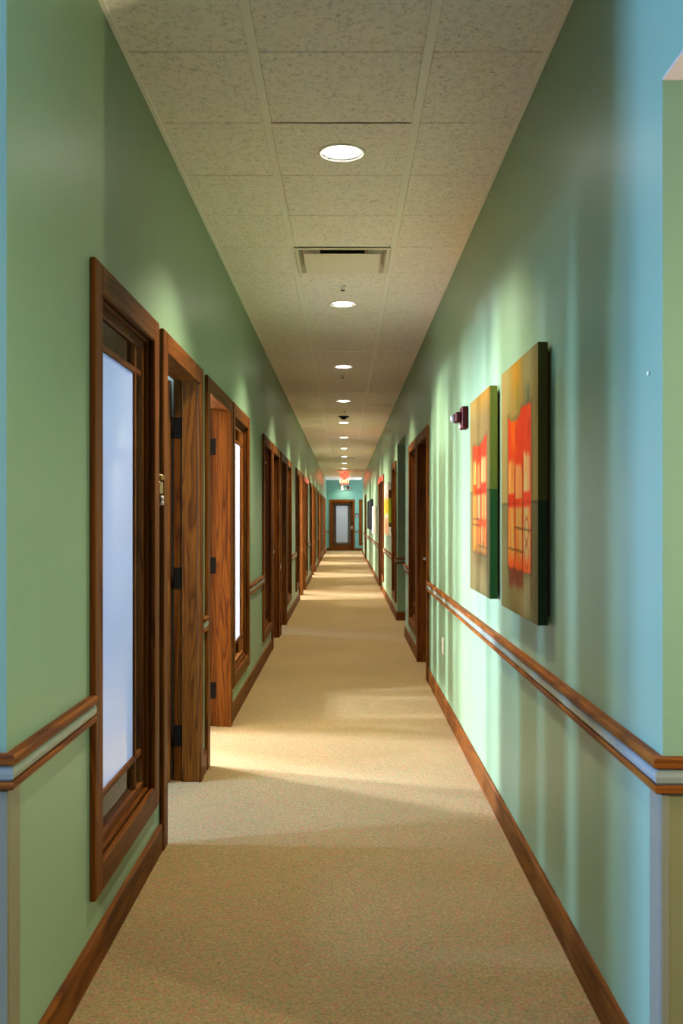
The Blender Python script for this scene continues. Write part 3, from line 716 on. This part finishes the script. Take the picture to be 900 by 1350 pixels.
canvas('abstract_canvas', 21.3, 23.6, 1.02, 1.66, paint_white, 0, [(0, 'e6e0d2'), (.6, 'e6e0d2')], (24, 20), 'plain white canvas just before the dark one on the right', 'far canvases on the right wall')

# ------------------------------------------------------------------ wall fittings
# fire alarm strobe
y = 5.68; z = 1.97; A = empty('fire_alarm_strobe', (XR, y, z)); tag(A, 'dark red fire alarm with clear strobe lens beside the second canvas', 'fire alarm')
FR.box('back_plate', y-.06, y+.06, 0, .038, z-.068, z+.062, 'red', A, .005); FR.box('horn_body', y-.05, y+.05, .038, .075, z-.03, z+.03, 'red', A, .008)
lathe('strobe_lens', [(.028, 0), (.024, -.014), (.015, -.022), (.005, -.026)], (XR-.075, y, z-.005), 'clear_plastic', A, 20, 'x')
FR.box('status_tab', y-.02, y+.02, .038, .046, z-.060, z-.042, 'almond', A, .002)
# outlets / switch plates
def plate(name, fr, u, z, w, h, label, cat, group=None):
    P = empty(name, fr.pt(u, 0, z)); tag(P, label, cat, group)
    fr.box('cover_plate', u-w/2, u+w/2, 0, .006, z-h/2, z+h/2, 'almond', P, .002)
    for dz in (-.02, .02): fr.box('socket', u-.017, u+.017, .006, .009, z+dz-.014, z+dz+.014, 'almond', P, .003)
    fr.box('screw', u-.003, u+.003, .006, .008, z-.003, z+.003, 'steel', P, .001)
plate('wall_outlet', FR, 7.05, .46, .072, .117, 'almond wall outlet low on the right wall near the dark door', 'outlet')
# sign holder between the nearest window and doorway
def room_sign(fr, u0, u1, z0, z1, label):
    P = empty('room_sign', fr.pt((u0+u1)/2, 0, z0)); tag(P, label, 'sign', 'room signs')
    fr.box('back_plate', u0, u1, 0, .008, z0, z1, 'bronze', P, .002); h = z1-z0; m_ = (u0+u1)/2
    fr.box('sign_face', u0+.006, u1-.006, .008, .020, z0+h*.38, z0+h*.72, 'brass', P, .003)
    fr.box('top_bracket', u0+.012, u1-.012, .008, .026, z0+h*.76, z0+h*.92, 'brass', P, .004)
    for t in (.12, .26): lathe('stud_cap', [(.010, 0), (.010, .016), (.006, .020)], fr.pt(m_, .008, z0+h*t), 'steel', P, 14, 'x')
    return P
room_sign(FL, 3.963, 4.037, 1.43, 1.575, 'small brass room sign between the nearest window and doorway')
s = empty('door_sign', (.52, YE, 1.42)); tag(s, 'small dark sign beside the end door', 'sign')
FE.box('sign_plate', .45, .59, 0, .008, 1.42, 1.57, 'bronze', s, .002); FE.box('sign_stripe', .468, .572, .008, .011, 1.46, 1.49, 'almond', s, .001); FE.box('sign_stripe', .468, .572, .008, .011, 1.515, 1.535, 'steel', s, .001)
# nail left in the near right wall, its highlight put into the pale colour
k = lathe('wall_nail_cap', [(.002, .0), (.002, -.003), (.006, -.0035), (.003, -.006)], (XR, 2.285, 1.724), 'almond', None, 12, 'x'); k.name = 'wall_nail'
tag(k, 'nail with painted-in highlight left in the bare blue-lit right wall', 'nail')
# red strips over the doors two thirds down
tag(FR.box('header_strip', 17.6, 19.9, CP, CP+.012, ZH-.105, ZH-.005, 'redplate', None, .003), 'red strip over the door head on the right wall', 'strip', 'red door head strips')
tag(FL.box('header_strip', GROUPS[2]+2.5, GROUPS[2]+4.7, CP, CP+.012, ZH-.105, ZH-.005, 'redplate', None, .003), 'red strip over the door head on the left wall', 'strip', 'red door head strips')
# speaker and box over the end door
o = empty('wall_speaker', (.14, YE, 2.62)); tag(o, 'small grey wall speaker over the end door', 'speaker')
FE.box('speaker_box', .02, .26, 0, .05, 2.58, 2.76, 'insert', o, .01); lathe('speaker_cone', [(.075, 0), (.07, -.006), (.03, -.003), (0, -.003)], (.14, YE-.0495, 2.67), 'dark', o, 24, 'y')
o = empty('emergency_light', (-.11, YE, 2.6)); tag(o, 'small white emergency light box over the end door', 'emergency light')
FE.box('housing', -.15, -.06, 0, .06, 2.56, 2.78, 'almond', o, .008); FE.box('lamp_face', -.14, -.07, .06, .066, 2.60, 2.66, 'whitemetal', o, .003)

# ------------------------------------------------------------------ ceiling fittings
def downlight(y, i):
    D = empty('downlight', (LX, y, ZC)); tag(D, 'recessed ceiling light above the viewpoint, outside the picture' if i > 50 else ['nearest round recessed ceiling light', 'second recessed ceiling light, after the square vent', 'third recessed ceiling light from the camera', 'fourth recessed ceiling light from the camera', 'fifth recessed ceiling light, after the smoke detector'][i] if i < 5 else '%s recessed ceiling light from the camera' % ORD[i] if i < 12 else 'farthest recessed ceiling light, just before the end door', 'ceiling light', 'recessed downlights')
    lathe('trim_ring', [(.092, .002), (.092, -.006), (.104, -.008), (.108, -.002), (.108, 0)], (LX, y, ZC), 'whitemetal', D)
    lathe('reflector', [(.092, -.004), (.086, .004), (.082, .016)], (LX, y, ZC), 'steel', D)
    lathe('lamp_lens', [(.082, .008), (.066, -.004), (.040, -.010), (.0, -.012)], (LX, y, ZC), 'lens', D)
    l = bpy.data.lights.new('downlight_beam', 'SPOT'); l.energy = SPOT_W*(.28 if i > 50 else .30 if i == 12 else 1); l.color = (1, .88, .69); l.spot_size = math.radians(118); l.spot_blend = .72; l.shadow_soft_size = .06
    q = bpy.data.objects.new('downlight_beam', l); COL.objects.link(q); q.parent = D; q.location = (0, 0, -.025)
SPOT_W = 190
for i, y in enumerate(LIGHT_Y[1:]): downlight(y, i)
downlight(LIGHT_Y[0], 99)
def diffuser(y, label):
    r = near_tile(y); y0 = Y0T+r*TP+.008; y1 = y0+TP-.016; x0, x1 = TX[0]+.012, TX[1]-.012
    D = empty('air_diffuser', ((x0+x1)/2, (y0+y1)/2, ZC)); tag(D, label, 'air vent', 'square ceiling air diffusers')
    cx, cy = (x0+x1)/2, (y0+y1)/2; hx, hy = (x1-x0)/2, (y1-y0)/2
    # sloped pan
    vs_, fs = [], []; rings = [(1, -.004), (.965, -.010), (.92, -.008), (.86, .05), (.30, .05)]
    for (t, z) in rings:
        for sx, sy in ((-1, -1), (1, -1), (1, 1), (-1, 1)): vs_.append((sx*hx*t, sy*hy*t, z))
    for j in range(len(rings)-1):
        for i in range(4): fs.append((j*4+i, j*4+(i+1) % 4, j*4+4+(i+1) % 4, j*4+4+i))
    me = bpy.data.meshes.new('pan'); me.from_pydata(vs_, [], fs); me.materials.append(M['whitemetal']); link('pan', me, (cx, cy, ZC), D)
    box('neck', cx-hx*.5, cx+hx*.5, cy-hy*.7, cy+hy*.5, ZC+.044, ZC+.06, 'dark', D, 0)
    box('plaque', cx-hx*.80, cx+hx*.80, cy-hy*.80, cy+hy*.80, ZC-.026, ZC-.020, 'whitemetal', D, .003)
    for sx in (-1, 1):
        for sy in (-1, 1): box('hanger', cx+sx*hx*.5-.01, cx+sx*hx*.5+.01, cy+sy*hy*.62-.01, cy+sy*hy*.62+.01, ZC-.020, ZC+.05, 'whitemetal', D, 0)
diffuser(VENT_Y[0], 'square cream air diffuser in the ceiling between the first two lights'); diffuser(VENT_Y[1], 'distant air diffuser in the ceiling')
def sprinkler(x, y, label):
    S = empty('sprinkler_head', (x, y, ZC)); tag(S, label, 'sprinkler', 'pendent sprinklers')
    lathe('escutcheon_cap', [(.022, 0), (.022, -.003), (.007, -.005), (.007, -.012)], (x, y, ZC), 'steel', S, 20)
    for sx in (-1, 1): box('frame_arm', x+sx*.007-.002, x+sx*.007+.002, y-.002, y+.002, ZC-.030, ZC-.011, 'bronze', S, .001)
    lathe('deflector_cap', [(.015, -.030), (.015, -.033), (.005, -.034)], (x, y, ZC), 'bronze', S, 20)
sprinkler(-.012, 6.8, 'small sprinkler head just past the square vent'); sprinkler(-.02, 11.05, 'sprinkler head after the third ceiling light'); sprinkler(0, 14.6, 'sprinkler head just before the smoke detector'); sprinkler(-.01, 28.2, 'farthest sprinkler head on the ceiling')
S = empty('smoke_detector', (-.012, 15.5, ZC)); tag(S, 'round smoke detector on the ceiling between two downlights', 'smoke detector')
lathe('base_cap', [(.085, 0), (.085, -.014), (.075, -.018)], (-.012, 15.5, ZC), 'bronze', S, 28); lathe('sensor_cap', [(.05, -.018), (.045, -.04), (.02, -.05)], (-.012, 15.5, ZC), 'bronze', S, 24)

# exit signs
def textmesh(txt, size, mat):
    cu = bpy.data.curves.new('t', 'FONT'); cu.body = txt; cu.size = size; cu.extrude = .002; cu.align_x = 'CENTER'; cu.align_y = 'CENTER'
    t = bpy.data.objects.new('t', cu); COL.objects.link(t); bpy.context.view_layer.update()
    me = bpy.data.meshes.new_from_object(t); bpy.data.objects.remove(t); bpy.data.curves.remove(cu); me.materials.clear(); me.materials.append(M[mat]); return me
def exit_sign(x, y, z0, z1, w, label, letters, watts):
    S = empty('exit_sign', (x, y, z0)); tag(S, label, 'exit sign', 'red exit signs')
    box('housing', x-w/2, x+w/2, y, y+.05, z0, z1, 'exitface', S, .004); box('ceiling_mount', x-.06, x+.06, y, y+.05, z1, ZC, 'redplate', S, .002)
    t = link('letters', textmesh('EXIT', (z1-z0)*.95, letters), (x, y-.003, (z0+z1)/2), S); t.rotation_euler = (math.pi/2, 0, 0); t['label'] = 'lit letters reading EXIT'
    l = bpy.data.lights.new('exit_glow', 'POINT'); l.energy = watts; l.color = (1, .08, .04); l.shadow_soft_size = .08
    q = bpy.data.objects.new('exit_glow', l); COL.objects.link(q); q.parent = S; q.location = (0, -.10, (z1-z0)/2)
exit_sign(0, 34.2, 2.80, 2.97, .28, 'nearer pinkish red exit sign hanging near the far end', 'redplate', 3)
exit_sign(0, 37.6, 2.70, 2.90, .30, 'farther glowing exit sign with bright yellow letters', 'exitletter', 2)

# ------------------------------------------------------------------ floor lamp in the lobby alcove (beside the viewpoint)
lx, ly = 2.05, 1.353
F = empty('floor_lamp', (lx, ly, 0)); tag(F, 'floor lamp in the lobby alcove, outside the picture at right', 'floor lamp')
lathe('base_cap', [(.13, 0), (.13, .015), (.02, .03)], (lx, ly, 0), 'bronze', F, 28); lathe('pole', [(.011, .02), (.011, 1.28)], (lx, ly, 0), 'bronze', F, 14)
lathe('lamp_shade', [(.10, 1.22), (.15, 1.10)], (lx, ly, 0), 'shade', F, 28)
l = bpy.data.lights.new('floor_lamp_bulb', 'POINT'); l.energy = 78; l.color = (1, .86, .58); l.shadow_soft_size = .02
q = bpy.data.objects.new('floor_lamp_bulb', l); COL.objects.link(q); q.parent = F; q.location = (0, 0, 1.32)
